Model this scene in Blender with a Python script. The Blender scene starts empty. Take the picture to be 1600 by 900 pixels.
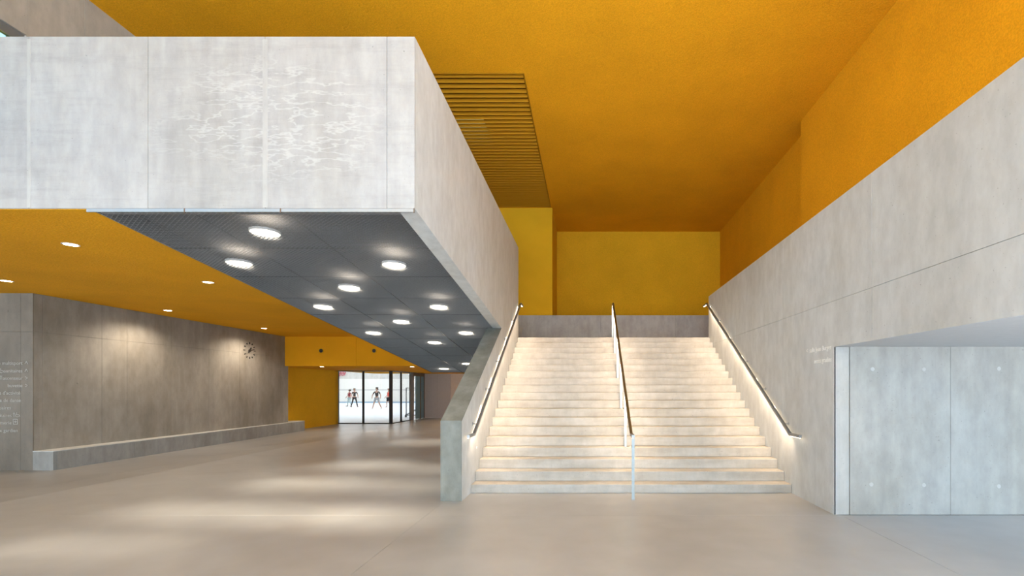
import bpy, bmesh, math, random
from mathutils import Vector, Matrix
random.seed(7)
C = bpy.context.scene.collection
S = bpy.context.scene

# ------------------------------------------------------------------ camera, world, sun, exposure
EYE = 1.73
cam_d = bpy.data.cameras.new('camera'); cam = bpy.data.objects.new('camera', cam_d); C.objects.link(cam)
cam.location = (0, 0, EYE); cam.rotation_euler = (math.pi/2, 0, 0)
cam_d.sensor_width = 36; cam_d.lens = 17.0
cam_d.shift_x = -118/1600; cam_d.shift_y = 157/1600
cam_d.clip_end = 300
S.camera = cam
S.view_settings.view_transform = 'Standard'; S.view_settings.look = 'None'
S.view_settings.gamma = 1; S.view_settings.use_curve_mapping = False
S.view_settings.exposure = 0.78
w = bpy.data.worlds.new('overcast_sky'); S.world = w; w.use_nodes = True
bg = w.node_tree.nodes['Background']; bg.inputs[0].default_value = (0.68, 0.86, 1.0, 1); bg.inputs[1].default_value = 3.0
sd = bpy.data.lights.new('sun', 'SUN'); sun = bpy.data.objects.new('sun', sd); C.objects.link(sun)
sun.rotation_euler = Vector((-0.60, -0.16, -0.78)).to_track_quat('-Z', 'Y').to_euler(); sun.location = (10, -10, 20)
sd.energy = 18; sd.angle = math.radians(0.6); sd.color = (0.97, 0.98, 1.0)
# added unseen spots for assumed reflected sun: soft warm patches on the hall floor
def floor_patch_spot(tx, ty, wx, wy, e):
    src = Vector((tx-4.5, -26, 9.0)); t = Vector((tx, ty, 0)); d = t-src
    l = bpy.data.lights.new('added_floor_spot', 'SPOT'); o = bpy.data.objects.new('added_floor_spot', l); C.objects.link(o)
    o.location = src; o.rotation_euler = d.to_track_quat('-Z', 'Y').to_euler()
    ax, ay = wx/d.length, wy*(9.0/d.length)/d.length          # half widths across and along the beam
    l.spot_size = 2*math.atan(ax); l.spot_blend = 1.0; l.shadow_soft_size = 0.15; l.energy = e; l.color = (1, 0.84, 0.62)
    o.scale = (1, ay/ax, 1)
for a in ((-5.1, 11, 1.4, .8, 1), (-5.0, 8.8, 1.7, .75, 1), (-4.7, 6.7, 2.5, .6, 1), (-2.9, 6.5, 1.3, .6, .8), (-3.1, 8.6, 1.2, .6, .6), (-3.5, 10.5, 1.2, .7, .6), (-5.0, 15.6, 2.0, 1.5, 1), (-5.6, 5.3, 1.6, .35, .6)): floor_patch_spot(*a[:4], 155000*a[4])

# ------------------------------------------------------------------ materials
def new_mat(name):
    m = bpy.data.materials.new(name); m.use_nodes = True
    nt = m.node_tree; return m, nt, nt.nodes['Principled BSDF']
def N(nt, t, **kw):
    n = nt.nodes.new(t)
    for k, v in kw.items(): setattr(n, k, v)
    return n
def noise(nt, scale, stretch=(1,1,1), detail=4, rough=0.55):
    g = N(nt, 'ShaderNodeNewGeometry'); mp = N(nt, 'ShaderNodeMapping'); no = N(nt, 'ShaderNodeTexNoise')
    mp.inputs['Scale'].default_value = stretch; mp.inputs['Location'].default_value = (3.17, 1.41, 0.373)
    no.inputs['Scale'].default_value = scale; no.inputs['Detail'].default_value = detail; no.inputs['Roughness'].default_value = rough
    nt.links.new(g.outputs['Position'], mp.inputs[0]); nt.links.new(mp.outputs[0], no.inputs['Vector'])
    return no.outputs['Fac']
def ramp(nt, fac, c0, c1, p0=0.3, p1=0.7):
    r = N(nt, 'ShaderNodeValToRGB'); r.color_ramp.elements[0].position = p0; r.color_ramp.elements[1].position = p1
    r.color_ramp.elements[0].color = (*c0, 1); r.color_ramp.elements[1].color = (*c1, 1)
    nt.links.new(fac, r.inputs[0]); return r.outputs[0]
def mulc(nt, a, b, f=1.0):
    m = N(nt, 'ShaderNodeMix', data_type='RGBA', blend_type='MULTIPLY'); m.inputs[0].default_value = f
    nt.links.new(a, m.inputs[6]); nt.links.new(b, m.inputs[7]); return m.outputs[2]
def bump(nt, b, fac, strength, dist=0.01):
    bn = N(nt, 'ShaderNodeBump'); bn.inputs['Strength'].default_value = strength; bn.inputs['Distance'].default_value = dist
    nt.links.new(fac, bn.inputs['Height']); nt.links.new(bn.outputs[0], b.inputs['Normal'])
def concrete(name, c, var=0.16, rough=0.6, stretch=(1, 1, 0.35), cloud=0.9, streak=True, ripple=False, spec=0.35, tint=(1, .97, .92)):
    m, nt, b = new_mat(name)
    lo = tuple(x*(1-var)*t for x, t in zip(c, tint)); hi = tuple(min(1, x*(1+var*0.6)) for x in c)
    col = ramp(nt, noise(nt, cloud, stretch, 6, 0.6), lo, hi, 0.32, 0.68)
    mid = noise(nt, 6, (1, 1, 0.5), 5, 0.65)
    col = mulc(nt, col, ramp(nt, mid, (0.88,)*3, (1.04,)*3, 0.35, 0.65))
    if streak: col = mulc(nt, col, ramp(nt, noise(nt, 5, (1, 1, 0.04), 3, 0.6), (0.92, 0.92, 0.93), (1.03,)*3, 0.35, 0.65), float(streak))
    pores = noise(nt, 42, (1, 1, 1), 2, 0.5)
    col = mulc(nt, col, ramp(nt, pores, (0.62,)*3, (1,)*3, 0.24, 0.30))
    if ripple: col = mulc(nt, col, ramp(nt, noise(nt, 2.2, (0.4, 1, 3.0), 6, 0.7), (0.90,)*3, (1.03,)*3, 0.30, 0.5))
    if ripple:                                   # pale worm-like laitance marks in patches
        worm = noise(nt, 2.6, (1.0, 1, 3.6), 3, 0.55); gg = N(nt, 'ShaderNodeNewGeometry'); mm = N(nt, 'ShaderNodeMapping', vector_type='TEXTURE'); mm.inputs['Location'].default_value = (-3.35, 5.4, 4.72); mm.inputs['Scale'].default_value = (1.5, 1, .75)
        dl = N(nt, 'ShaderNodeVectorMath', operation='LENGTH'); nt.links.new(gg.outputs['Position'], mm.inputs[0]); nt.links.new(mm.outputs[0], dl.inputs[0])
        ad = N(nt, 'ShaderNodeMath', operation='MULTIPLY_ADD'); ad.inputs[1].default_value = 1.6; nt.links.new(noise(nt, 1.3, (.6, 1, 1.6), 3, .5), ad.inputs[0]); nt.links.new(dl.outputs['Value'], ad.inputs[2]); msk = ad.outputs[0]
        ab = N(nt, 'ShaderNodeMath', operation='SUBTRACT'); ab.inputs[1].default_value = .5; nt.links.new(worm, ab.inputs[0])
        aa = N(nt, 'ShaderNodeMath', operation='ABSOLUTE'); nt.links.new(ab.outputs[0], aa.inputs[0])
        sc_ = N(nt, 'ShaderNodeMath', operation='MULTIPLY'); sc_.inputs[1].default_value = .5; nt.links.new(msk, sc_.inputs[0])
        line = ramp(nt, aa.outputs[0], (1,)*3, (0,)*3, 0.006, 0.035); mk = ramp(nt, sc_.outputs[0], (.42,)*3, (0,)*3, 0.66, 0.9)
        fm_ = mulc(nt, line, mk); mx = N(nt, 'ShaderNodeMix', data_type='RGBA'); nt.links.new(fm_, mx.inputs[0]); nt.links.new(col, mx.inputs[6]); mx.inputs[7].default_value = (.49, .49, .49, 1); col = mx.outputs[2]
    nt.links.new(col, b.inputs['Base Color'])
    b.inputs['Roughness'].default_value = rough; b.inputs['Specular IOR Level'].default_value = spec
    bump(nt, b, mid, 0.12, 0.01)
    return m
def orange(name, c, amp=0.12):
    m, nt, b = new_mat(name)
    col = ramp(nt, noise(nt, 0.7, (1, 1, 1), 4, 0.6), tuple(x*(1-amp) for x in c), c, 0.3, 0.7)
    gr = noise(nt, 55, (1, 1, 1), 3, 0.6)
    col = mulc(nt, col, ramp(nt, gr, (0.86,)*3, (1.08,)*3, 0.35, 0.65))
    nt.links.new(col, b.inputs['Base Color']); b.inputs['Roughness'].default_value = 0.9; b.inputs['Specular IOR Level'].default_value = 0.15
    bump(nt, b, noise(nt, 28, (1, 1, 1), 4, 0.65), 0.5, 0.012)
    return m
def plain(name, c, rough=0.5, metal=0.0, spec=0.5, var=0.06):
    m, nt, b = new_mat(name)
    nt.links.new(ramp(nt, noise(nt, 9), tuple(x*(1-var) for x in c), c), b.inputs['Base Color'])
    b.inputs['Roughness'].default_value = rough; b.inputs['Metallic'].default_value = metal; b.inputs['Specular IOR Level'].default_value = spec
    return m
def emit(name, c, s):
    m, nt, b = new_mat(name); b.inputs['Base Color'].default_value = (*c, 1)
    b.inputs['Emission Color'].default_value = (*c, 1); b.inputs['Emission Strength'].default_value = s
    return m
def glass(name, c, rough=0.0):
    m = bpy.data.materials.new(name); m.use_nodes = True; nt = m.node_tree; nt.nodes.clear()
    o = N(nt, 'ShaderNodeOutputMaterial'); t = N(nt, 'ShaderNodeBsdfTransparent'); g = N(nt, 'ShaderNodeBsdfGlossy'); mx = N(nt, 'ShaderNodeMixShader'); lw_ = N(nt, 'ShaderNodeLayerWeight'); pw = N(nt, 'ShaderNodeMath', operation='POWER'); f = N(nt, 'ShaderNodeMath', operation='MULTIPLY_ADD')
    t.inputs[0].default_value = (*c, 1); g.inputs['Roughness'].default_value = rough; pw.inputs[1].default_value = 5; f.inputs[1].default_value = .9; f.inputs[2].default_value = .035; nt.links.new(lw_.outputs['Facing'], pw.inputs[0]); nt.links.new(pw.outputs[0], f.inputs[0])
    nt.links.new(f.outputs[0], mx.inputs[0]); nt.links.new(t.outputs[0], mx.inputs[1]); nt.links.new(g.outputs[0], mx.inputs[2]); nt.links.new(mx.outputs[0], o.inputs[0])
    return m
M = dict(
    balcony=concrete('pale_cast_concrete', (0.36, 0.36, 0.365), 0.12, ripple=True),
    side=concrete('smooth_warm_concrete', (0.585, 0.62, 0.645), 0.07, streak=.3),
    right=concrete('light_grey_concrete', (0.53, 0.56, 0.58), 0.09, streak=.4),
    niche=concrete('cool_grey_concrete', (0.375, 0.375, 0.362), 0.12, cloud=1.3, stretch=(1, 1, .6)),
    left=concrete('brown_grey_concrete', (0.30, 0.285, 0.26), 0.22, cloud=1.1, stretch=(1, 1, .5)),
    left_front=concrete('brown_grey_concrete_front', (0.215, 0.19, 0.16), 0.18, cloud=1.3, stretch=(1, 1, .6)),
    plug=plain('pale_tie_filler', (0.46, 0.46, 0.45), 0.7), seam=concrete('pale_joint_filler', (0.41, 0.41, 0.41), .06), pier=concrete('pier_concrete', (0.43, 0.435, 0.43), .1),
    floor_dark=None,
    bench=concrete('blue_grey_concrete', (0.33, 0.34, 0.34), 0.2, cloud=2),
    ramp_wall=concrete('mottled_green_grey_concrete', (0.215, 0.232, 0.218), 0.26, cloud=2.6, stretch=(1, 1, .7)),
    back=concrete('mid_grey_concrete', (0.38, 0.395, 0.42), 0.15, cloud=1.5, stretch=(1, 1, .8)),
    upper=concrete('tan_grey_concrete', (0.45, 0.43, 0.39), 0.16),
    step=concrete('step_concrete', (0.44, 0.435, 0.42), 0.14, cloud=2.2, stretch=(0.6, 1, 2.5), streak=False),
    orange=orange('ochre_sprayed_plaster', (0.90, 0.43, 0.014)),
    ochre=orange('ochre_wall_plaster', (0.82, 0.47, 0.02), 0.14),
    steel=plain('brushed_stainless', (0.33, 0.345, 0.355), 0.42, 1.0),
    post=plain('grey_painted_steel', (0.36, 0.43, 0.47), 0.4, 0.3),
    mesh=plain('galvanised_expanded_metal', (0.70, 0.73, 0.76), 0.5, 0.2),
    trim=plain('zinc_edge_trim', (0.36, 0.37, 0.38), 0.4, 0.6),
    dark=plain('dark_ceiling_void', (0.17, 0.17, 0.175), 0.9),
    black=plain('black_frame', (0.02, 0.02, 0.022), 0.5),
    slat=plain('ochre_slat', (0.44, 0.205, 0.009), 0.8, spec=.1, var=.02), void=plain('ochre_void', (0.07, 0.035, 0.004), 0.9, spec=.05),
    plaster=plain('grey_plaster_ceiling', (0.50, 0.50, 0.50), 0.9),
    white=plain('white_plate', (0.8, 0.8, 0.8), 0.5),
    greydoor=plain('grey_brown_panel', (0.42, 0.39, 0.39), 0.6),
    beige=plain('beige_panel', (0.55, 0.47, 0.41), 0.7),
    brownframe=plain('bronze_frame', (0.14, 0.09, 0.055), 0.5),
    greyframe=plain('grey_frame', (0.20, 0.21, 0.22), 0.45, 0.3),
    blue=plain('blue_door_leaf', (0.15, 0.28, 0.37), 0.4),
    board=plain('white_sports_board', (0.78, 0.77, 0.73), 0.6),
    gymwall=concrete('gym_concrete', (0.60, 0.60, 0.57), 0.08),
    gymfloor=plain('pale_blue_sports_floor', (0.68, 0.73, 0.79), 0.45),
    bluestripe=plain('blue_line', (0.16, 0.32, 0.5), 0.5),
    red=plain('red_paint', (0.6, 0.05, 0.12), 0.6),
    lens=emit('warm_lamp_lens', (1, 0.86, 0.66), 22),
    lensm=emit('warm_mesh_lamp_lens', (1, 0.88, 0.72), 5),
    led=emit('warm_led_strip', (1, 0.80, 0.58), 5.5),
    panel=emit('white_gym_panel', (1, 1, 1), 4.6),
    tube=emit('ceiling_luminaire', (1, 0.86, 0.5), 5),
    letter=plain('white_lettering', (0.80, 0.80, 0.78), 0.6),
    letter_l=plain('grey_lettering', (0.50, 0.49, 0.46), 0.6),
    glass=glass('clear_glass', (0.93, 0.95, 0.96)), amber=glass('amber_rooflight_glass', (0.5, 0.42, 0.24)), bglass=glass('blue_glass', (0.45, 0.62, 0.72)),
    skin=plain('skin', (0.48, 0.28, 0.2), 0.6), hair=plain('dark_hair', (0.03, 0.02, 0.015), 0.7), fair=plain('brown_hair', (0.2, 0.1, 0.05), 0.7),
    c_black=plain('black_cloth', (0.03, 0.03, 0.035), 0.9), c_grey=plain('grey_cloth', (0.35, 0.36, 0.38), 0.9),
    c_red=plain('coral_cloth', (0.75, 0.12, 0.08), 0.9), c_wine=plain('wine_cloth', (0.25, 0.03, 0.05), 0.9), c_teal=plain('pale_teal_cloth', (0.4, 0.5, 0.5), 0.9),
    ground=plain('outdoor_paving', (0.66, 0.65, 0.63), 0.9), outwall=plain('white_render', (0.8, 0.8, 0.8), 0.9),
)
def floor_mat(name='polished_concrete', k=1.0):
    m, nt, b = new_mat(name)
    col = ramp(nt, noise(nt, 0.55, (1, 1, 1), 4, 0.5), (0.335, 0.355, 0.38), (0.425, 0.452, 0.49), 0.3, 0.7)
    col = mulc(nt, col, ramp(nt, noise(nt, 2.5, (1, 1, 1), 4, 0.5), (0.93,)*3, (1.03,)*3, 0.3, 0.7))
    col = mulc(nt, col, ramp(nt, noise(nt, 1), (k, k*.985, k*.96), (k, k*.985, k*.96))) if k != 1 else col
    nt.links.new(col, b.inputs['Base Color'])
    r = ramp(nt, noise(nt, 1.1, (1, 1, 1), 3, 0.5), (0.285,)*3, (0.37,)*3, 0.3, 0.7)
    nt.links.new(r, b.inputs['Roughness']); b.inputs['Specular IOR Level'].default_value = 0.5
    
    return m
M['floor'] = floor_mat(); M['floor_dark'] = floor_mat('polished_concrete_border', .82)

# ------------------------------------------------------------------ helpers
def link(name, me, mat, parent=None):
    o = bpy.data.objects.new(name, me); C.objects.link(o)
    if mat and not me.materials: me.materials.append(mat)
    if parent:
        o.parent = parent
        o.location = -world_loc(parent)
    return o
def world_loc(o):
    v = o.location.copy()
    while o.parent: o = o.parent; v += o.location
    return v
class MB:
    def __init__(s): s.v = []; s.f = []
    def box(s, x0, x1, y0, y1, z0, z1, ch=0.0):
        if ch:
            b = bmesh.new(); bmesh.ops.create_cube(b, size=1)
            for v in b.verts: v.co = ((x0+x1)/2+v.co.x*(x1-x0), (y0+y1)/2+v.co.y*(y1-y0), (z0+z1)/2+v.co.z*(z1-z0))
            bmesh.ops.bevel(b, geom=list(b.edges), offset=ch, segments=1, affect='EDGES', clamp_overlap=True)
            b.verts.index_update(); n = len(s.v); s.v += [tuple(v.co) for v in b.verts]; s.f += [[n+v.index for v in f.verts] for f in b.faces]; b.free(); return s
        n = len(s.v)
        s.v += [(x0,y0,z0),(x1,y0,z0),(x1,y1,z0),(x0,y1,z0),(x0,y0,z1),(x1,y0,z1),(x1,y1,z1),(x0,y1,z1)]
        s.f += [[n+i for i in q] for q in ((0,3,2,1),(4,5,6,7),(0,1,5,4),(1,2,6,5),(2,3,7,6),(3,0,4,7))]; return s
    def prism(s, pts, axis, a, b):            # polygon extruded along an axis ('x': pts are (y,z); 'y': (x,z); 'z': (x,y))
        n = len(s.v); k = len(pts)
        for d in (a, b):
            for p in pts: s.v.append((d, p[0], p[1]) if axis == 'x' else (p[0], d, p[1]) if axis == 'y' else (p[0], p[1], d))
        s.f.append([n+i for i in range(k)]); s.f.append([n+k+i for i in reversed(range(k))])
        for i in range(k): j = (i+1) % k; s.f.append([n+j, n+i, n+k+i, n+k+j])
        return s
    def beam(s, p, q, wd, ht):                # rectangular bar between two points
        p, q = Vector(p), Vector(q); d = (q-p).normalized()
        side = d.cross(Vector((0,0,1))); side = Vector((1,0,0)) if side.length < 1e-4 else side.normalized()
        up = side.cross(d).normalized(); n = len(s.v)
        for e in (p, q):
            for a, b in ((-1,-1),(1,-1),(1,1),(-1,1)): s.v.append(tuple(e+side*a*wd/2+up*b*ht/2))
        s.f += [[n+i for i in r] for r in ((0,1,2,3),(7,6,5,4),(0,4,5,1),(1,5,6,2),(2,6,7,3),(3,7,4,0))]; return s
    def cyl(s, c, ax, r, h, seg=20, r2=None):
        r2 = r if r2 is None else r2
        ax = Vector(ax).normalized(); u = ax.orthogonal().normalized(); v = ax.cross(u); c = Vector(c); n = len(s.v)
        for d, rr in ((0, r), (h, r2)):
            for i in range(seg):
                t = 2*math.pi*i/seg; s.v.append(tuple(c+ax*d+(u*math.cos(t)+v*math.sin(t))*rr))
        s.f.append([n+i for i in reversed(range(seg))]); s.f.append([n+seg+i for i in range(seg)])
        for i in range(seg): j = (i+1) % seg; s.f.append([n+i, n+j, n+seg+j, n+seg+i])
        return s
    def ring(s, c, ax, r0, r1, h, seg=24):
        ax = Vector(ax).normalized(); u = ax.orthogonal().normalized(); v = ax.cross(u); c = Vector(c); n = len(s.v)
        prof = ((r0,0),(r1,0),(r1,h),(r0,h))
        for i in range(seg):
            t = 2*math.pi*i/seg; e = u*math.cos(t)+v*math.sin(t)
            for rr, d in prof: s.v.append(tuple(c+e*rr+ax*d))
        for i in range(seg):
            a = n+4*i; b = n+4*((i+1) % seg)
            for k in range(4): l = (k+1) % 4; s.f.append([a+k, b+k, b+l, a+l])
        return s
    def me(s, name):
        m = bpy.data.meshes.new(name); m.from_pydata(s.v, [], s.f); m.validate()
        b = bmesh.new(); b.from_mesh(m); bmesh.ops.recalc_face_normals(b, faces=b.faces); b.to_mesh(m); b.free(); return m
    def build(s, name, mat, parent=None): return link(name, s.me(name), mat, parent)
def struct(name, mb, mat):
    o = mb.build(name, mat); o['kind'] = 'structure'; return o
def struct_empty(name, loc):
    o = bpy.data.objects.new(name, None); C.objects.link(o); o.location = loc; o['kind'] = 'structure'; return o
def thing(name, label, cat, loc, group=None):
    o = bpy.data.objects.new(name, None); C.objects.link(o); o.location = loc; o['label'] = label; o['category'] = cat
    if group: o['group'] = group
    return o
G = 0.0018     # half joint
def panels(parent, mat, plane, d0, d1, us, vs, name='panel', skip=None):
    """formwork panels proud of the wall core. plane 'x': u is Y; plane 'y': u is X; v is Z"""
    for i in range(len(us)-1):
        for j in range(len(vs)-1):
            u0, u1, v0, v1 = us[i]+G*(i > 0), us[i+1]-G*(i < len(us)-2), vs[j]+G*(j > 0), vs[j+1]-G*(j < len(vs)-2)
            if skip and skip(i, j): continue
            a, b = d0, d1
            if plane == 'x': MB().box(a, b, u0, u1, v0, v1, 0.002).build(name, mat, parent)
            else: MB().box(u0, u1, a, b, v0, v1, 0.002).build(name, mat, parent)
def plug(parent, x, y, z, ax, mat, r=0.024):
    MB().cyl((x, y, z), ax, r, 0.006, 16, r*0.8).build('tie_plug', mat, parent)
def text_mesh(body, size, mat, parent, loc, rot, align='RIGHT', name='text_line'):
    cu = bpy.data.curves.new(name, 'FONT'); cu.body = body; cu.size = size; cu.align_x = align; cu.extrude = 0.0015; cu.resolution_u = 3
    t = bpy.data.objects.new(name, cu); C.objects.link(t)
    dg = bpy.context.evaluated_depsgraph_get(); me = bpy.data.meshes.new_from_object(t.evaluated_get(dg))
    bpy.data.objects.remove(t)
    xs_ = sorted(set(round(v.co.x, 5) for v in me.vertices)); cuts = [(a+b)/2 for a, b in zip(xs_, xs_[1:]) if b-a > size*.17] if ' ' in body else []
    out = []
    for k in range(len(cuts)+1):                                  # one mesh per word
        lo = cuts[k-1] if k else -1e9; hi = cuts[k] if k < len(cuts) else 1e9
        keep = [p for p in me.polygons if lo < p.center.x < hi]; ids = sorted({i for p in keep for i in p.vertices}); mp = {i: n for n, i in enumerate(ids)}
        m2 = bpy.data.meshes.new('word'); m2.from_pydata([tuple(me.vertices[i].co) for i in ids], [], [[mp[i] for i in p.vertices] for p in keep])
        m2.transform(Matrix.Translation(loc) @ rot.to_4x4()); out.append(link('word', m2, mat, parent))
    return out

# ------------------------------------------------------------------ key dimensions
CZ = 8.04                    # main ceiling
XS, XR = -1.93, 3.38         # inner faces of the stair walls
Y1, T, R, R1 = 8.0, 0.2963, 0.1663, 0.143
NS = 19
LZ = R1 + (NS-1)*R           # landing level
YL = Y1 + (NS-1)*T           # landing edge
YEND = 13.5
def soffit(y): return 3.74 - 0.1196*(y-5.4)
BACK = -7.0; YO = 2.4        # hall assumed open behind the camera and right of it, to admit daylight
GYF, GXF = 23.66, -9.6

# ------------------------------------------------------------------ floor
fl = struct('floor', MB().box(-25, 12, BACK, GYF, -0.3, -0.006).box(GXF, -1.5, GYF, 28.4, -0.3, -0.006), M['floor'])
xs = [-25, GXF, -8.9, -2.2, 3.46, 12]; ys = [BACK, 1.9, 6.6, 12.4, 18.7, GYF, 28.4]
for i in range(5):
    for j in range(6):
        if i == 4 and j > 1: continue
        if i == 3 and j > 2: continue
        if i == 0 and j > 4: continue
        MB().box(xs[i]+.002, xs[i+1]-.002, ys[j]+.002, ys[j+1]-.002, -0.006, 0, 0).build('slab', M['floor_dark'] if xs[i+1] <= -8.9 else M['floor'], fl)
struct('floor_outside', MB().box(-60, 60, -60, BACK, -0.3, -0.03), M['ground'])

# ------------------------------------------------------------------ main ceiling with slatted opening
GX0, GX1, GY0, GY1 = -6.4, -1.27, 9.68, 16.83
mc = MB()
mc.box(-8.4, 5.5, BACK, GY0, CZ, CZ+.3); mc.box(GX1, 5.5, GY0, GY1, CZ, CZ+.3); mc.box(-8.4, GX0, GY0, GY1, CZ, CZ+.3); mc.box(-8.4, 5.5, GY1, 19.8, CZ, CZ+.3)
struct('ceiling', mc, M['orange'])
sv = MB()
sv.box(GX0-.1, GX0, GY0-.1, GY1+.1, CZ+.3, CZ+1.2); sv.box(GX1, GX1+.1, GY0-.1, GY1+.1, CZ+.3, CZ+1.2)
sv.box(GX0, GX1, GY0-.1, GY0, CZ+.3, CZ+1.2); sv.box(GX0, GX1, GY1, GY1+.1, CZ+.3, CZ+1.2); sv.box(-2.9, GX1+.1, GY0-.1, GY1+.1, CZ+1.2, CZ+1.3); sv.box(GX0-.1, -2.9, GY0-.1, 13.4, CZ+1.2, CZ+1.3); sv.box(GX0-.1, -2.9, 15.8, GY1+.1, CZ+1.2, CZ+1.3)
struct('trim_ceiling_void', sv, M['void'])
sk_ = struct('window_4', MB().box(GX0-.1, -2.9, 13.4, 15.8, CZ+1.22, CZ+1.23), M['amber'])  # assumed rooflight, added to bring daylight through the slats
gr = thing('slatted_ceiling_grille', 'ochre slatted grille recessed in the high ceiling above the stair landing', 'grille', (-3.8, 13.2, CZ))
fm = MB(); e = .02
fm.box(GX0+.005, GX1-.005, GY0+.005, GY0+e, CZ-.005, CZ+.14); fm.box(GX0+.005, GX1-.005, GY1-e, GY1-.005, CZ-.005, CZ+.14)
fm.box(GX0+.005, GX0+e, GY0+e, GY1-e, CZ-.005, CZ+.14); fm.box(GX1-e, GX1-.005, GY0+e, GY1-e, CZ-.005, CZ+.14)
fm.build('frame', M['slat'], gr)
nsl = 42; pit = (GY1-GY0-.06)/nsl
sm = MB().prism([(-.030, .055), (-.016, .055), (.028, .0), (.014, .0)], 'x', GX0+.03, GX1-.03).me('slat'); sm.materials.append(M['slat'])
for k in range(nsl):
    o = link('slat', sm, None, gr); o.location = Vector((0, GY0+.03+pit*(k+.5), CZ)) - gr.location

# ------------------------------------------------------------------ ochre walls above the landing and the right gallery
struct('wall_right_upper', MB().box(5.04, 5.5, YO, 11.43, 3.0, CZ).box(5.33, 5.5, 11.43, 19.45, 3.0, CZ), M['orange'])
struct('wall_back_upper', MB().box(-8.4, 5.5, 19.45, 19.8, 4.0, CZ).box(XS-.32, 5.5, 19.45, 19.8, 2.7, 4.0), M['ochre'])
struct('wall_block_upper', MB().box(-8.1, -1.23, 16.9, 19.45, 4.0, CZ).box(-3.3, -1.23, 16.9, 19.45, LZ, 4.0), M['ochre'])
# landing slab, side gallery floor, low wall across the landing
struct('floor_landing', MB().box(XS-.32, XR+.08, YL+T*.9, 16.9, LZ-.3, LZ).box(-3.3, 5.33, 16.9, 19.45, LZ-.3, LZ).box(-3.3, XS-.32, YEND+.01, 16.9, LZ-.05, LZ), M['step'])
struct('floor_right_gallery', MB().box(XR+.21, 5.04, YO, 11.43, LZ-.5, LZ).box(XR+.21, 5.33, 11.43, 16.9, LZ-.5, LZ), M['step'])
lw = struct('wall_landing', MB().box(-3.3, 5.33, 16.62, 16.85, LZ, 4.24), M['back'])
lxs = [-3.3, -2.25, 0.45, 3.02, 5.33]
panels(lw, M['back'], 'y', 16.6, 16.62, lxs, [LZ, 4.245])

# ------------------------------------------------------------------ right stair wall, beam and niche
RW = .21
rc = MB()
rc.box(XR+.02, XR+RW, 6.63+.02, YEND, 0, 4.29); rc.box(XR+.02, XR+RW, YO, 6.65, 2.32, 4.29)
rw = struct('wall_right', rc, M['right'])
rys = [2.2, 3.05, 5.75, 6.63, 8.4, 11.1, YEND]
YW = 6.63
def rpanel(y0, y1, z0, z1):
    MB().box(XR, XR+.02, y0+G, y1-G*(y1 < YEND), z0, z1, .003).build('panel', M['right'], rw)
for a, b in ((YO, 3.05), (3.05, 5.75)):
    rpanel(a, b, 2.30, 2.93-G); rpanel(a, b, 2.93+G, 4.30)
# L-shaped panel over the opening corner
MB().prism([(5.75+G, 2.30), (YW, 2.30), (YW, 0), (8.4-G, 0), (8.4-G, 2.93-G), (5.75+G, 2.93-G)], 'x', XR, XR+.02).build('panel', M['right'], rw)
rpanel(5.75, 8.4, 2.93+G, 4.30); rpanel(8.4, 11.1, 0, 2.93-G); rpanel(8.4, 11.1, 2.93+G, 4.3); rpanel(11.1, YEND, 0, 2.93-G); rpanel(11.1, YEND, 2.93+G, 4.3)
MB().box(XR+.02, XR+RW, YO, YEND, 4.29, 4.30).build('coping', M['right'], rw)
MB().box(XR+.001, XR+RW-G, YW, YW+.02, 0, 2.30, .003).build('panel', M['pier'], rw)
MB().box(XR+.022, XR+RW, YEND, YEND+.02, LZ, 4.3).build('end_panel', M['right'], rw)
nw = struct('wall_niche', MB().box(XR+RW, 12, 6.65, 6.9, 0, 2.319), M['niche'])
panels(nw, M['niche'], 'y', 6.62, 6.65, [XR+RW+.004, 4.97, 7.6, 12], [0, 2.318])
for px, py in ((1363, 577), (1443, 577), (1361, 757), (1443, 758), (1560, 576), (1560, 760)):
    X = (px-918)*6.62/755; Z = EYE+(607-py)*6.62/755
    plug(nw, X, 6.622, Z, (0, -1, 0), M['plug'], .032)
struct('ceiling_niche', MB().box(XR+.021, 12, YO, 6.62, 2.302, 2.32).box(XR+RW, 12, YO, 6.92, 2.32, 2.6), M['plaster'])

plug(rw, XR+.001, 7.24, 1.98, (-1, 0, 0), M['right'], .018)

# ------------------------------------------------------------------ balcony (mezzanine parapet) and left stair wall
BX0 = -8.1; BZ0, BZ1 = 3.74, 5.66
bw = struct('wall_balcony', MB().box(BX0, XS-.02, 5.42, 5.62, BZ0+.01, BZ1-.005), M['balcony'])
panels(bw, M['balcony'], 'y', 5.40, 5.42, [BX0, -6.24, -4.91, -3.60, -2.24, XS], [BZ0, BZ1])
for x_, h_ in ((-6.24, .02), (-3.60, .028)): MB().box(x_-h_, x_+h_, 5.398, 5.4035, BZ0+.01, BZ1-.03, .001).build('joint_seam', M['seam'], bw)
MB().box(BX0, XS-.02, 5.42, 5.62, BZ1-.005, BZ1).build('coping', M['balcony'], bw)
for x, z in ((-5.6, 5.45), (-2.4, 5.55), (-3.1, 5.3), (-2.05, 5.5)): plug(bw, x, 5.401, z, (0, -1, 0), M['balcony'], .008)
# side face: follows the soffit, then drops as full-height wall beside the stairs
YB = 10.87
sp = [(5.42, BZ1), (5.42, soffit(5.42)), (YB, soffit(YB)), (7.43, 1.228), (7.43, 0), (YEND, 0), (YEND, BZ1)]
sw = struct('wall_stair_left', MB().prism(sp, 'x', XS-.2, XS), M['side'])
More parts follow.
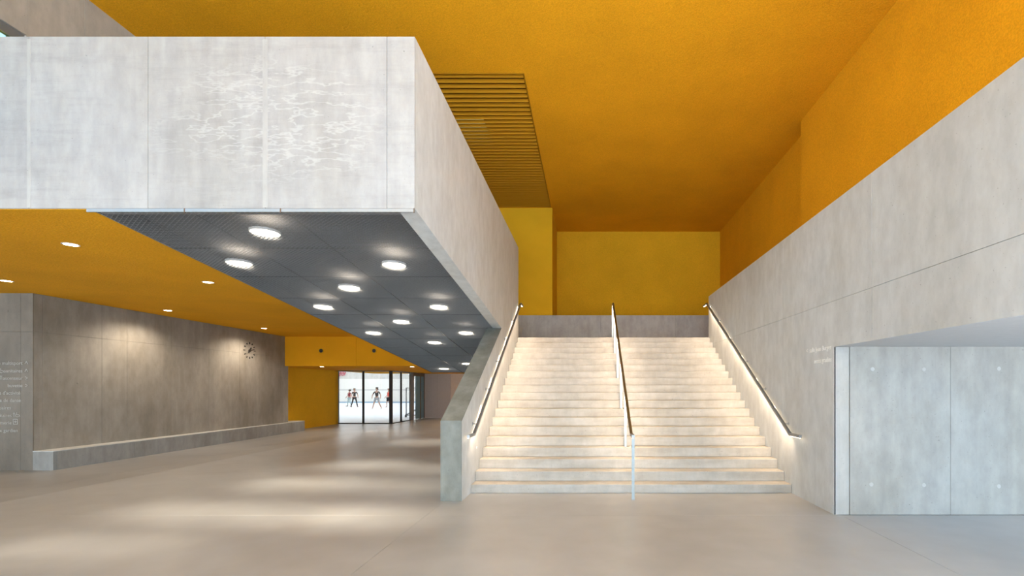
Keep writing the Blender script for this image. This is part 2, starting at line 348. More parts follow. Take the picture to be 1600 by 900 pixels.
# the thick ramped parapet of the stairs (the face towards the hall)
rp = [(7.428, 0), (7.428, 1.229), (YB+.1, soffit(YB+.1)+.04), (YEND, soffit(YB)), (YEND, 0)]
MB().prism(rp, 'x', XS-.324, XS-.2).build('ramp_parapet', M['ramp_wall'], sw)
MB().prism([(7.42, 0), (7.42, 1.236), (7.43+.004, 1.236), (YB, soffit(YB)+.008), (YB+.02, soffit(YB)), (7.4285, 1.2285), (7.4285, 0)], 'x', XS-.326, XS-.001).build('ramp_coping', M['ramp_wall'], sw)
MB().box(XS-.325, XS-.2, YEND, 28.4, 0, LZ-.31).box(XS-.2, XS, YEND, 18.6, 0, LZ-.32).build('rear_panel', M['side'], sw)
# mezzanine floor, raker underside (dark void above mesh)
struct('floor_mezzanine', MB().box(BX0, XS-.2, 5.62, 13.5, 4.35, 4.5).box(-8.1, -5.60, 13.5, 17.4, 4.35, 4.5), M['step'])
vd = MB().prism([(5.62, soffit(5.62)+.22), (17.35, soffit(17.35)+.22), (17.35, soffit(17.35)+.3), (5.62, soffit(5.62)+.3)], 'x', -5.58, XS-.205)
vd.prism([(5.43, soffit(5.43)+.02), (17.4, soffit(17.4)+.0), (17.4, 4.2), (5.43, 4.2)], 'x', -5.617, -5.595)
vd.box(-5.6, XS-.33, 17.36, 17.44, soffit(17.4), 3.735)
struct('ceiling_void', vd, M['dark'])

# ------------------------------------------------------------------ lower left: ochre ceiling, walls, bench
struct('ceiling_left', MB().box(-25, -5.62, 5.62, 18.9, 3.74, 4.0).box(-25, BX0, BACK, 5.62, 3.74, 4.0).box(BX0, -5.62, 5.42, 5.62, 3.735, 3.75), M['orange'])
ul = struct('wall_left_upper', MB().box(-8.4, BX0-.02, BACK, 6.98, 4.0, 4.45).box(-8.4, BX0-.02, BACK, 6.98, 6.83, CZ).box(-8.4, BX0-.02, 6.98, 19.45, 4.0, CZ), M['upper'])
panels(ul, M['upper'], 'x', BX0-.02, BX0, [6.98, 7.79, 10.4, 13.1, 15.8, 19.45], [4.0, CZ])
panels(ul, M['upper'], 'x', BX0-.02, BX0, [BACK, -3.0, -.3, 2.4, 5.1, 6.98], [6.83, CZ])
wn = struct_empty('window_1', (BX0, 4, 4.5))
wf = MB(); wf.box(-8.2, BX0-.03, BACK, 6.98, 6.70, 6.83); wf.box(-8.2, BX0-.03, 6.86, 6.98, 4.45, 6.70); wf.box(-8.2, BX0-.03, BACK, 6.86, 4.45, 4.53)
for y in (-3.4, .0, 3.4): wf.box(-8.2, BX0-.03, y-.03, y+.03, 4.53, 6.70)
wf.build('window_frame', M['greyframe'], wn)
MB().box(-8.16, -8.15, BACK, 6.86, 4.53, 6.70).build('pane', M['bglass'], wn)


WX, WY = -11.70, 10.2
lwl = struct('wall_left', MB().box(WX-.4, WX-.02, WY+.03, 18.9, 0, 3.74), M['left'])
lys = [WY+.021, 10.38, 11.65, 12.29, 13.59, 14.95, 16.27, 17.6, 18.9]
panels(lwl, M['left'], 'x', WX-.02, WX, lys, [0, 2.93, 3.74])
for y, z in ((11.1, 3.4), (11.1, 1.85), (17.9, 3.35)): plug(lwl, WX+.001, y, z, (1, 0, 0), M['left'])
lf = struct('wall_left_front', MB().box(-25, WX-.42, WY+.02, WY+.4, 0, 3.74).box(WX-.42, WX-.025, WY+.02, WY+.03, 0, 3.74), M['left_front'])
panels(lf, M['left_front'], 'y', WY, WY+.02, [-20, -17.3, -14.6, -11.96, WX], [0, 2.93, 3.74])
for px, py in ((12, 486), (12, 704)): plug(lf, (px-918)*WY/755, WY+.001, EYE+(607-py)*WY/755, (0, -1, 0), M['left_front'], .03)

bn = thing('concrete_bench', 'long low grey concrete bench along the left wall under the clock', 'bench', (-11.5, 15, 0))
by = [WY-.002, 10.27, 12.1, 14.2, 16.3, 18.1, 19.85]
def bx(y): return -11.27 - (y-WY)*.036
MB().prism([(WX+.001, WY-.0015), (bx(WY), WY-.0015), (bx(19.85), 19.84), (-12.19, 19.84), (-12.19, 18.905), (WX+.001, 18.905)], 'z', 0, .395).build('core', M['bench'], bn)
for i in range(1, 6):
    a, b = by[i]+.003, by[i+1]-.003
    MB().prism([(bx(a)+.0, a), (bx(b)+.0, b), (bx(b)+.008, b), (bx(a)+.008, a)], 'z', 0.0, .395).build('face_block', M['bench'], bn)
MB().prism([(WX+.001, WY-.004), (bx(WY)+.01, WY-.004), (bx(19.85)+.01, 19.85), (-12.19, 19.85), (-12.19, 18.905), (WX+.001, 18.905)], 'z', .395, .41).build('seat_slab', M['side'], bn)

# ochre bulkhead, low ceiling beyond, ochre side wall
struct('wall_bulkhead', MB().box(-12.3, -8.95, 18.7, 18.9, 2.6, 3.74).box(-8.94, -5.4, 18.7, 18.9, 2.6, 3.74), M['orange'])
struct('ceiling_low', MB().box(-12.5, XS-.33, 18.9, 28.4, 2.6, 2.75).box(-5.4, XS-.33, 17.45, 18.9, 2.6, 2.75), M['orange'])
struct('wall_left_rear', MB().box(-12.5, -12.2, 18.9, 23.68, 0, 2.6), M['ochre'])
struct('wall_left_return', MB().box(-12.3, -12.1, 18.4, 18.7, 0, 3.74), M['ochre'])
bk = struct('wall_rear', MB().box(-9.62, XS-.33, 28.42, 28.7, 0, 2.6), M['beige'])
panels(bk, M['greydoor'], 'y', 28.4, 28.42, [-9.6, -8.82, -8.05], [.02, 2.6]); panels(bk, M['beige'], 'y', 28.39, 28.42, [-8.03, -6.7, -5.2, -3.7, XS-.33], [0, 2.6])
rl = struct('rear_fill_lamp', MB().cyl((-5.2, 24, 2.575), (0, 0, 1), .12, .02), M['lens'])  # added fill lamp, out of sight behind the stair wall
rl2 = bpy.data.lights.new('lamp_light', 'POINT'); rl2.energy = 95; rl2.color = (1, .86, .72); rl2.shadow_soft_size = .1; ro = bpy.data.objects.new('lamp_light', rl2); C.objects.link(ro); ro.location = (-5.2, 24, 2.4)  # its point light, added to brighten the grey rear wall
for X, w_ in ((-10.3, 'left'), (-8.25, 'right')):
    v = thing('air_nozzle', 'round black-centred air nozzle, %s of the two on the ochre bulkhead' % w_, 'vent', (X, 18.69, 3.19), 'air nozzles on the bulkhead')
    MB().ring((X, 18.699, 3.19), (0, -1, 0), .075, .105, .02).build('collar', M['ochre'], v)
    MB().cyl((X, 18.699, 3.19), (0, -1, 0), .075, .006).build('opening', M['black'], v)

# ------------------------------------------------------------------ glazing to the sports hall
GZ = 2.58; GY = 23.7; GXC = -9.6
wd = struct_empty('window_2', (-11, GY, 0))
MB().box(-12.27, -12.19, GY-.05, GY+.05, 0, 2.6).build('jamb', M['greyframe'], wd)
MB().box(-12.19, GXC, GY-.04, GY+.04, 0, .04).build('sill', M['black'], wd); MB().box(-12.19, GXC, GY-.04, GY+.04, 2.56, 2.6).build('head', M['greyframe'], wd)
xm = (568-918)*GY/755
MB().box(xm-.035, xm+.035, GY-.05, GY+.05, .04, 2.56).build('mullion', M['black'], wd)
MB().box(GXC-.1, GXC+.03, GY-.06, GY+.06, 0, 2.6).build('corner_post', M['black'], wd)
MB().box(-12.19, xm-.035, GY-.006, GY+.006, .04, 2.56).build('pane', M['glass'], wd); MB().box(xm+.035, GXC-.1, GY-.006, GY+.006, .04, 2.56).build('pane', M['glass'], wd)
w3 = struct_empty('window_3', (GXC, 24.8, 0))
def yat(px): return -GXC*755/(918-px)
ya, yb, yc = GY+.06, yat(627), yat(641)
MB().box(GXC-.04, GXC+.03, ya, yc, 0, .04).build('sill', M['black'], w3); MB().box(GXC-.04, GXC+.03, ya, yc, 2.56, 2.6).build('head', M['greyframe'], w3)
MB().box(GXC-.04, GXC+.03, yb-.04, yb+.04, .04, 2.56).build('mullion', M['black'], w3)
MB().box(GXC-.006, GXC+.006, ya, yb-.04, .04, 2.56).build('pane', M['glass'], w3); MB().box(GXC-.006, GXC+.006, yb+.04, yc, .04, 2.56).build('pane', M['glass'], w3)
MB().box(GXC-.05, GXC+.05, yc, yc+.36, 0, 2.6).build('post', M['greyframe'], w3)
d1 = struct_empty('door_1', (GXC, 27.5, 0))
y0, y1, ye = yc+.36, yat(656.5), 28.38
dm = MB(); dm.box(GXC-.05, GXC+.04, y0, y0+.12, 0, 2.6); dm.box(GXC-.05, GXC+.04, ye-.1, ye, 0, 2.6); dm.box(GXC-.05, GXC+.04, y0+.12, ye-.1, 2.42, 2.6); dm.box(GXC-.05, GXC+.04, y1-.05, y1+.05, 0, 2.42)
dm.build('door_frame', M['brownframe'], d1)
MB().box(GXC-.01, GXC+.01, y0+.12, y0+.52, .06, 2.42).build('pane', M['glass'], d1)
MB().box(GXC-.03, GXC+.02, y0+.52, y1-.05, .02, 2.42).build('door_leaf', M['blue'], d1)
MB().box(GXC-.03, GXC+.02, y1+.05, ye-.1, .02, 2.42).build('door_leaf', M['blue'], d1)
MB().cyl((GXC+.04, y1+.14, 1.05), (0, 0, 1), .014, .5, 8).build('door_handle', M['steel'], d1)

# the sports hall
struct('floor_gym', MB().box(-36, -5, 28.45, 59, -.2, 0).box(-36, GXC, GY+.05, 28.45, -.2, 0), M['gymfloor'])
gw = struct('wall_gym', MB().box(-36, -5, 59.05, 59.3, 0, 7.5), M['gymwall'])
panels(gw, M['gymwall'], 'y', 59.0, 59.05, [-36+3.1*i for i in range(11)], [2.9, 5.2, 7.5])
gb = [-36+3.1*i for i in range(11)]
panels(gw, M['board'], 'y', 58.93, 59.05, gb, [.12, .95, 1.57, 2.2, 2.9], 'board')
MB().box(-36, -5, 58.9, 58.95, 0.0, .12).build('skirting', M['bluestripe'], gw)
MB().box(-36, -5, 58.91, 58.93, 1.53, 1.60).build('rail', M['c_grey'], gw)
struct('wall_gym_side', MB().box(-36.3, -36, GY, 59.3, 0, 7.5).box(-5, -4.7, 28.7, 59.3, 0, 7.5).box(-36, -12.5, GY, GY+.2, 0, 7.5).box(-12.5, GXC, GY+.06, GY+.2, 2.6, 7.5).box(GXC-.04, GXC+.16, GY+.2, 28.7, 2.6, 7.5).box(-9.44, -4.7, 28.5, 28.7, 2.6, 7.5), M['gymwall'])
struct('ceiling_gym', MB().box(-36, -4.7, GY, 59.3, 7.5, 7.7), M['board'])
for i, x in enumerate((-30, -20, -10)):
    for j, y in enumerate((34, 44, 54)):
        if x == -10 and y == 34: pass
        lp = MB().box(x-2.5, x+2.5, y-2, y+2, 7.42, 7.49).build('gym_light_panel', M['panel'])
        lp['label'] = 'square white light panel on the sports hall ceiling, %s row from the glazing, %s' % (('first','second','third')[j], ('left','middle','right')[i]); lp['category'] = 'lamp'; lp['group'] = 'sports hall ceiling lights'
ban = MB()
for k, (px, h_) in enumerate(((529, 6), (531.5, 8), (534, 6), (536.5, 7), (539, 5))):
    X = (px-918)*58.9/755; Z = EYE+(607-584)*58.9/755
    ban.beam((X-.05, 58.88, Z-h_*.04), (X+.12, 58.88, Z+h_*.05), .05, .05); ban.beam((X-.1, 58.87, Z), (X+.12, 58.87, Z+.12), .04, .04)
b_ = ban.build('painted_script', M['red']); b_['label'] = 'red scribbled lettering high on the sports hall back wall, top left of the glazing'; b_['category'] = 'lettering'

gc = thing('goal_trolley', 'tall grey tubular sports frame on wheels behind the side glazing', 'sports frame', (-10.6, 29, 0))
for X in (-10.87, -9.95): MB().beam((X, 29, .1), (X, 29, 1.74), .05, .05).build('upright', M['c_grey'], gc)
MB().beam((-10.9, 29, 1.76), (-9.9, 29, 1.76), .05, .05).build('crossbar', M['c_grey'], gc)
MB().beam((-10.87, 28.95, .14), (-10.35, 29.5, .5), .06, .06).beam((-9.95, 28.95, .14), (-10.35, 29.5, .5), .06, .06).beam((-10.9, 29, .12), (-9.9, 29, .12), .05, .05).build('base_frame', M['c_grey'], gc)
for X in (-10.87, -9.95): MB().cyl((X-.03, 28.95, .09), (1, 0, 0), .09, .06, 16).build('wheel', M['black'], gc)

# ------------------------------------------------------------------ stairs
st = thing('staircase', 'wide pale concrete staircase climbing from the hall floor to the landing', 'staircase', (.7, Y1, 0))
for k in range(NS):
    y0 = Y1+k*T; y1 = y0+T+.03 if k < NS-1 else YL+T*.9
    z1 = R1+k*R; z0 = 0 if k == 0 else z1-R
    MB().box(XS+.002, XR-.002, y0, y1-.002, z0, z1-.0005, .006).build('step', M['step'], st)
cr = MB().prism([(Y1+.28, 0.01), (YL+.1, LZ-.35), (YL+.26, LZ-.35), (YL+.26, 0.01)], 'x', XS+.01, XR-.01).build('underside', M['step'], st)

# ------------------------------------------------------------------ handrails
RY0, RYB, RYT, RY1 = 7.50, 7.86, 13.36, 13.72
RZ0 = .985; RZ1 = RZ0+(RYT-RYB)*R/T
def rail_path(X, dz=0, y0=None, y1=None):
    return [(X, y0 or RY0, RZ0+dz), (X, RYB, RZ0+dz), (X, RYT, RZ1+dz), (X, y1 or RY1, RZ1+dz)]
def sweep(path, wd, ht):
    m = MB(); n = len(path)
    for i in range(n):
        p = Vector(path[i]); d0 = (p-Vector(path[i-1])).normalized() if i else None; d1 = (Vector(path[i+1])-p).normalized() if i < n-1 else None
        d = ((d0 or d1)+(d1 or d0)).normalized(); side = d.cross(Vector((0,0,1))).normalized(); up = side.cross(d).normalized()
        s_ = 1/max(.5, d.dot(d1 or d0))
        for a, b in ((-1,-1),(1,-1),(1,1),(-1,1)): m.v.append(tuple(p+side*a*wd/2+up*b*ht/2*s_))
    for i in range(n-1):
        a = 4*i
        for k in range(4): l = (k+1) % 4; m.f.append([a+k, a+l, a+4+l, a+4+k])
    m.f.append([0,1,2,3]); m.f.append([4*n-1,4*n-2,4*n-3,4*n-4]); return m
def led_light(parent, X, tilt):
    """warm light thrown down by the LED profile, one lamp per metre"""
    n = 6
    for i in range(n):
        y = RYB+(RYT-RYB)*(i+.5)/n; z = RZ0+(y-RYB)*R/T-.05
        l = bpy.data.lights.new('led_light', 'AREA'); l.shape = 'RECTANGLE'; l.size = .02; l.size_y = (RYT-RYB)/n*1.1; l.energy = LEDW; l.color = (1, .74, .50); l.spread = math.radians(170)
        o = bpy.data.objects.new('led_light', l); C.objects.link(o); o.parent = parent
        o.location = Vector((X, y, z))-parent.location
        o.rotation_euler = (math.atan(R/T), tilt, 0)
LEDW = 6.4
for X, wall, lab, ss in ((XS+.085, XS, 'stainless wall handrail with warm light strip, left side of the stairs', 1), (XR-.085, XR, 'stainless wall handrail with warm light strip, right side of the stairs', -1)):
    h = thing('wall_handrail', lab, 'handrail', (X, 10.6, 2.5), 'stair handrails')
    sweep(rail_path(X), .042, .042).build('rail', M['steel'], h)
    sweep(rail_path(X-ss*.010, -.026, RY0+.01, RY1-.01), .016, .010).build('light_strip', M['led'], h)
    MB().box(X-.023, X+.023, RY0-.012, RY0-.0, RZ0-.024, RZ0+.024).build('end_cap', M['trim'], h)
    MB().box(X-.023, X+.023, RY1, RY1+.012, RZ1-.024, RZ1+.024).build('end_cap', M['trim'], h)
    for y in (8.13, 9.17, 10.2, 11.23, 12.27, 13.2):
        z = RZ0+(y-RYB)*R/T
        br = MB().beam((X, y, z-.0), (wall, y, z-.0), .016, .016); br.cyl((wall, y, z), (ss, 0, 0), .03, .006, 14)
        br.build('bracket', M['steel'], h)
    led_light(h, X, ss*-.35)
h = thing('centre_handrail', 'freestanding stainless handrail on flat posts, middle of the stairs', 'handrail', (.71, 10.6, 0), 'stair handrails')
sweep(rail_path(.71), .045, .045).build('rail', M['steel'], h)
sweep(rail_path(.71, -.0275, RY0+.08, RY1-.08), .018, .010).build('light_strip', M['led'], h)
for i, y in enumerate((7.53, 9.03, 10.22, 11.40, 12.59, 13.69)):
    zf = (0, R1+3*R, R1+7*R, R1+11*R, R1+15*R, LZ)[i]
    zr = RZ0 if y < RYB else min(RZ1, RZ0+(y-RYB)*R/T)
    MB().box(.71-.022, .71+.022, y-.006, y+.006, zf+.004, zr-.033).build('post', M['post'], h)
    MB().box(.71-.032, .71+.032, y-.03, y+.03, zf, zf+.004).build('base_plate', M['post'], h)
led_light(h, .71, 0)
sk = thing('wall_socket', 'small white round switch on the left stair wall below the handrail', 'switch', (XS, 8.42, .62))
MB().cyl((XS, 8.42, .70), (1, 0, 0), .025, .008, 16).build('plate', M['white'], sk)
MB().cyl((XS+.008, 8.42, .70), (1, 0, 0), .012, .004, 12).build('button', M['post'], sk)

# ------------------------------------------------------------------ suspended expanded metal ceiling
mcl = thing('mesh_ceiling', 'sloping suspended ceiling of grey expanded metal panels under the balcony', 'ceiling', (-3.8, 5.4, 3.74))
ang = math.atan(0.1196); PL = 1.093; DL = PL/math.cos(ang)
def mesh_panel(wd):
    m = MB(); px, py = .062, .0245; f_ = .018
    ny = int((DL-.02)/py); nx = int((wd-.02)/px); ax = (wd-.024)/nx; ay = (DL-.024)/ny
    for j in range(ny+1):
        for i in range(nx*2):
            for sg in (0,):
                a = (.01+i*ax/2, .01+j*ay+(ay*.5 if (i % 2) else -ay*.0)); b = (.01+(i+1)*ax/2, .01+j*ay+(0 if (i % 2) else ay*.5))
                if j % 2: a, b = (a[0], .01+j*ay+(0 if (i % 2) else ay*.5)), (b[0], .01+j*ay+(ay*.5 if (i % 2) else 0))
                if max(a[1], b[1]) > DL-.008: continue
                n = len(m.v); h_ = .008; s_ = .015
                m.v += [(a[0], a[1], 0), (b[0], b[1], 0), (b[0], b[1]+s_, h_), (a[0], a[1]+s_, h_)]; m.f.append([n, n+1, n+2, n+3])
    me = bpy.data.meshes.new('mesh_panel'); me.from_pydata(m.v, [], m.f); me.materials.append(M['mesh']); return me   # gap between panels reads as a dark joint
cols = [(-5.59, -4.49), (-4.49, -3.42), (-3.42, XS-.002)]
mes = [mesh_panel(b-a) for a, b in cols]; narrow = mesh_panel(XS-.33+3.42)
for (a, b), me in zip(cols, mes):
    for j in range(11):
        o = link('mesh_panel', narrow if a > -3.5 and j >= 5 else me, None, mcl); y = 5.40+j*PL
        o.rotation_euler = (-ang, 0, 0); o.location = Vector((a, y, soffit(y))) - mcl.location
for a, b in cols:
    MB().box(a+.008, b-.008, 5.385, 5.40, 3.697, 3.732).build('edge_trim', M['trim'], mcl)
    MB().box(b-.008, b+.004 if b < -2 else b, 5.388, 5.40, 3.69, 3.738).build('trim_joint', M['brownframe'], mcl)

def spot(parent, x, y, z, e, ang_=1.9, blend=.6, col=(1, .82, .62)):
    l = bpy.data.lights.new('lamp_light', 'SPOT'); l.energy = e; l.spot_size = ang_; l.spot_blend = blend; l.color = col; l.shadow_soft_size = .05
    o = bpy.data.objects.new('lamp_light', l); C.objects.link(o); o.parent = parent; o.location = Vector((x, y, z))-parent.location
ML = [(-4.05, 6.07), (-5.10, 7.08), (-2.86, 7.15), (-4.02, 8.16), (-5.07, 9.27), (-2.85, 9.27), (-3.99, 10.35), (-5.04, 11.37), (-2.86, 11.37), (-3.93, 12.42), (-3.88, 15.6), (-4.93, 16.6)]
where = ['nearest the balcony front', 'second nearest, close to the ochre ceiling', 'nearest the right edge', 'fourth nearest, in the middle row', 'fifth nearest, in the left row', 'second along the right edge', 'third along the middle row', 'third along the left row', 'left of where stair wall meets mesh', 'fourth along the middle row', 'far end, half beside the stair wall', 'farthest, above the rear grey wall']
for (X, Y), wq in zip(ML, where):
    z = soffit(Y)+.022
    l = thing('mesh_downlight', 'round warm downlight above the metal mesh ceiling, '+wq, 'downlight', (X, Y, z), 'downlights in the mesh ceiling')
    MB().ring((X, Y, z), (0, 0, 1), .155, .17, .03).build('housing', M['white'], l)
    MB().cyl((X, Y, z+.004), (0, 0, 1), .152, .01, 24).build('lens', M['lensm'], l)
    spot(l, X, Y, z-.06, 10, 2.0)
OL = [(-7.21, 6.745, 3.74, 'nearest the camera on the ochre ceiling'), (-10.85, 9.03, 3.74, 'far left at the photo edge above the lettering'), (-7.17, 9.14, 3.74, 'beside the mesh edge on the ochre ceiling'),
      (-10.8, 12.44, 3.74, 'first of two that wash the left wall'), (-10.8, 16.14, 3.74, 'above the wall clock'), (-10.6, 19.3, 2.6, 'under the bulkhead, left, by the ochre wall'), (-7.0, 19.3, 2.6, 'under the bulkhead, right, over the glazing'),
      (7.0, 5.88, 2.302, 'in the grey niche ceiling at the right photo edge')]
for X, Y, z, wq in OL:
    l = thing('ceiling_downlight', 'small recessed warm downlight '+wq, 'downlight', (X, Y, z), 'recessed ceiling downlights')
    MB().ring((X, Y, z-.006), (0, 0, 1), .075, .095, .006).build('trim_ring', M['white'], l)
    MB().cyl((X, Y, z-.005), (0, 0, 1), .074, .004, 20).build('lens', M['lens'], l)
    spot(l, X, Y, z-.03, 55 if Y > 19 else 150 if Y > 12 else 40, 2.65 if X < -10 and 12 < Y < 19 else 1.8, .7)

# ------------------------------------------------------------------ clock
ck = thing('wall_clock', 'faceless wall clock of black hour marks and hands on the left wall', 'clock', (WX+.01, 16.73, 3.04))
def ckp(r, a): return (WX+.012, 16.73-0+(-1)*r*math.sin(a)*-1, 3.04+r*math.cos(a))
for k in range(12):
    a = 2*math.pi*k/12; r0, r1 = (.235, .285) if k % 3 else (.22, .29)
    MB().beam(ckp(r0, a), ckp(r1, a), .02, .026).build('hour_mark', M['black'], ck)
a = math.radians(77); MB().beam(ckp(-.05, a), ckp(.24, a), .012, .026).build('minute_hand', M['black'], ck)
a = math.radians(40); MB().beam(ckp(-.09, a), ckp(.13, a), .014, .05).build('hour_hand', M['black'], ck)
MB().cyl((WX, 16.73, 3.04), (1, 0, 0), .045, .03, 20).build('hub', M['black'], ck)

# ------------------------------------------------------------------ lettering
rotF = Matrix.Rotation(math.pi/2, 3, 'X')
tl = thing('directory_lettering', 'white directory lettering in ten lines on the left front concrete wall', 'lettering', (-11.9, WY-.012, 1.8))
lines = [('salle multisport', 37, 570), ('sanitaires', 37, 582), ('ascenseur', 37, 593.5), ('buvette', 37, 605), ("salle d'activit\u00e9", 33.5, 616.5), ('salle de danse', 34.5, 628), ('vestiaires', 19, 639.5), ('sanitaires', 20, 651.5), ('infirmerie', 20, 663), ('loge gardien', 30, 675)]
FS = .104
for s_, px, py in lines:
    text_mesh(s_, FS, M['letter_l'], tl, Vector(((px-918)*WY/755, WY-.012, EYE+(607-py)*WY/755)), rotF)
def icon(px, py, segs, name, sz=.1):
    x = (px-918)*WY/755; z = EYE+(607-py)*WY/755; m = MB()
    for (a, b, c, d) in segs: m.beam((x+a*sz, WY-.008, z+b*sz), (x+c*sz, WY-.008, z+d*sz), *((.010, .004) if a == c else (.004, .010)))
    m.build(name, M['letter_l'], tl)
UP = [(-.3, 0, 0, .6), (0, .6, .3, 0)]; RT = [(-.25, .6, .3, .3), (.3, .3, -.25, 0)]
icon(42.5, 569, UP, 'arrow'); icon(42.5, 581, UP, 'arrow'); icon(42.5, 593, RT, 'arrow'); icon(42.5, 604.5, RT, 'arrow')
WC = [(-.2, .9, -.2, .4), (-.2, .4, .3, .4), (.3, .4, .5, 0), (-.45, .5, -.4, .1), (-.4, .1, -.1, -.1), (-.1, -.1, .2, .1)]
icon(4, 582, WC, 'wheelchair_symbol'); icon(29, 651, WC, 'wheelchair_symbol')
icon(23.5, 651, [(0, .9, 0, -.1), (-.2, .6, .2, .6)], 'person_symbol')
icon(3, 593, [(-.2, .9, -.2, 0), (.2, .9, .2, 0), (-.05, .6, .05, .6)], 'lift_symbol')
icon(25.5, 662, [(-.45, .95, .45, .95), (.45, .95, .45, -.1), (.45, -.1, -.45, -.1), (-.45, -.1, -.45, .95), (-.3, .43, .3, .43), (0, .7, 0, .15)], 'first_aid_symbol')
rotR = Matrix.Rotation(-math.pi/2, 3, 'Z') @ Matrix.Rotation(math.pi/2, 3, 'X')
tr = thing('room_lettering', 'two lines of white lettering on the right stair wall beside the niche', 'lettering', (XR-.002, 6.9, 2.2))
text_mesh('<  salle Jean Burger', .098, M['letter'], tr, Vector((XR-.002, 6.70, 2.275)), rotR)
text_mesh('acc\u00e8s gradins', .098, M['letter'], tr, Vector((XR-.002, 6.69, 2.105)), rotR)

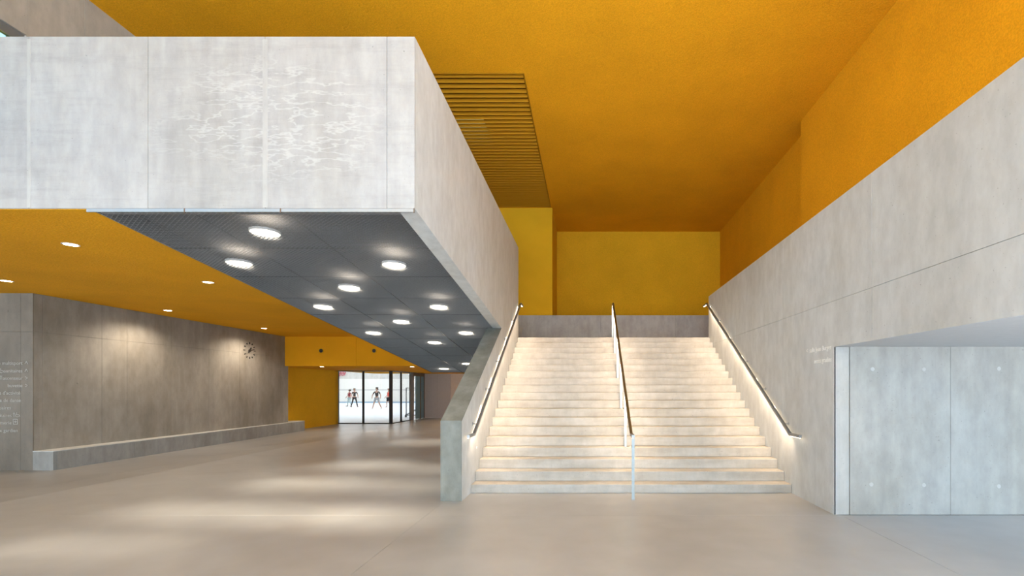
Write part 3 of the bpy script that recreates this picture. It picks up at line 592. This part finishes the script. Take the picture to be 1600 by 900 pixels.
# ------------------------------------------------------------------ players in the sports hall
def skin_obj(name, pts, edges, mat, parent, sub=1):
    me = bpy.data.meshes.new(name); me.from_pydata([p[:3] for p in pts], edges, []); me.materials.append(mat)
    o = bpy.data.objects.new(name, me); C.objects.link(o)
    o.modifiers.new('skin', 'SKIN'); 
    for i, p in enumerate(pts): me.skin_vertices[0].data[i].radius = (p[3], p[4] if len(p) > 4 else p[3])
    me.skin_vertices[0].data[0].use_root = True
    sb = o.modifiers.new('sub', 'SUBSURF'); sb.levels = sub; sb.render_levels = sub
    dg = bpy.context.evaluated_depsgraph_get(); m2 = bpy.data.meshes.new_from_object(o.evaluated_get(dg)); bpy.data.objects.remove(o)
    for p in m2.polygons: p.use_smooth = True
    n = bpy.data.objects.new(name, m2); C.objects.link(n); n.parent = parent; return n
def person(x, y, rz, h, label, top, bottom, hair, long_trousers=False, stride=.18, arms=((.25, -.1), (.28, .12)), lean=0.0):
    root = thing('person', label, 'person', (x, y, 0), 'players in the sports hall'); root.rotation_euler = (0, 0, rz)
    k = h/1.75
    P = lambda a, b, c, r, r2=None: (a*k, b*k, c*k, r*k, (r2 or r)*k)
    L = lean
    st_ = stride
    pts = [P(0,0,.93,.12,.10), P(0,L*.5,1.15,.11,.09), P(0,L,1.38,.13,.09), P(0,L,1.50,.05), P(0,L+.01,1.56,.055), P(0,L+.02,1.645,.085,.095), P(0,L+.01,1.72,.06),
           P(-.10,0,.86,.085), P(-.10-st_*.35,-st_*.3,.48,.058), P(-.10-st_*.8,-st_*.1,.09,.038), P(-.10-st_*.8,-st_*.1-.15,.035,.034),
           P(.10,0,.86,.085), P(.10+st_*.35,-.02,.48,.058), P(.10+st_*.8,st_*.5,.09,.038), P(.10+st_*.8,st_*.5-.15,.035,.034),
           P(-.18,L,1.40,.052), P(-arms[0][0],L,1.14,.040), P(-arms[0][0]-.02,L-.12+arms[0][1],.92,.030), P(-arms[0][0],L-.16+arms[0][1],.83,.028,.018),
           P(.18,L,1.40,.052), P(arms[1][0],L,1.14,.040), P(arms[1][0]+.02,L-.12+arms[1][1],.92,.030), P(arms[1][0],L-.16+arms[1][1],.83,.028,.018)]
    ed = [(0,1),(1,2),(2,3),(3,4),(4,5),(5,6),(0,7),(7,8),(8,9),(9,10),(0,11),(11,12),(12,13),(13,14),(2,15),(15,16),(16,17),(17,18),(2,19),(19,20),(20,21),(21,22)]
    skin_obj('body', pts, ed, M['skin'], root)
    g = 1.08
    G_ = lambda i, q=g: (*pts[i][:3], pts[i][3]*q, pts[i][4]*q)
    mid = lambda i, j, t_, q=g: tuple(pts[i][n]*(1-t_)+pts[j][n]*t_ for n in range(3)) + (pts[i][3]*q, pts[i][4]*q)
    skin_obj('shirt', [G_(1), G_(0, 1.15), G_(2, 1.12), G_(15), mid(15, 16, .7), G_(19), mid(19, 20, .7)], [(0,1),(0,2),(2,3),(3,4),(2,5),(5,6)], top, root)
    if long_trousers: skin_obj('trousers', [G_(0, 1.25), G_(7), G_(8), G_(9, 1.4), G_(11), G_(12), G_(13, 1.4)], [(0,1),(1,2),(2,3),(0,4),(4,5),(5,6)], bottom, root)
    else: skin_obj('shorts', [G_(0, 1.25), G_(7), mid(7, 8, .8, 1.25), G_(11), mid(11, 12, .8, 1.25)], [(0,1),(1,2),(0,3),(3,4)], bottom, root)
    skin_obj('hair', [P(0,L+.045,1.67,.088,.092), P(0,L+.03,1.73,.075), P(0, L+.075, 1.60, .05)], [(0,1),(0,2)], hair, root)
    f = MB(); f.box(-.012*k, .012*k, (L-.095)*k, (L-.06)*k, 1.63*k, 1.66*k)
    n = f.me('nose'); n.materials.append(M['skin']); no = bpy.data.objects.new('nose', n); C.objects.link(no); no.parent = root
    for s_ in (-1, 1):
        n = MB().box((.03*s_-.011)*k, (.03*s_+.011)*k, (L-.083)*k, (L-.06)*k, 1.66*k, 1.672*k).me('eye'); n.materials.append(M['black']); e_ = bpy.data.objects.new('eye', n); C.objects.link(e_); e_.parent = root
    for s_ in (-1, 1):
        i = 10 if s_ < 0 else 14; c = pts[i]
        n = MB().box(c[0]-.045*k, c[0]+.045*k, c[1]-.05*k, c[1]+.2*k, 0, .05*k, .015).me('shoe'); n.materials.append(M['white'] if not long_trousers else M['black']); o = bpy.data.objects.new('shoe', n); C.objects.link(o); o.parent = root
def gp(px, y): return (px-918)*y/755
person(gp(589, 40.5), 40.5, .1, 1.80, 'person with dark hair in black top and grey shorts, standing at centre of the glazing', M['c_black'], M['c_grey'], M['hair'], stride=.28, arms=((.34, .05), (.30, .0)))
person(gp(554, 45), 45, .7, 1.72, 'person in black clothes and long trousers, right of the pair in the left pane', M['c_black'], M['c_black'], M['fair'], True, stride=.25, lean=-.05)
person(gp(546, 46.5), 46.5, -.6, 1.62, 'person in a wine-red top, left of the pair in the left pane', M['c_wine'], M['c_teal'], M['hair'], True, stride=.2)
person(gp(607.2, 44), 44, -.8, 1.72, 'person in a coral shirt and black shorts, partly behind the corner post', M['c_red'], M['c_black'], M['fair'], stride=.25)
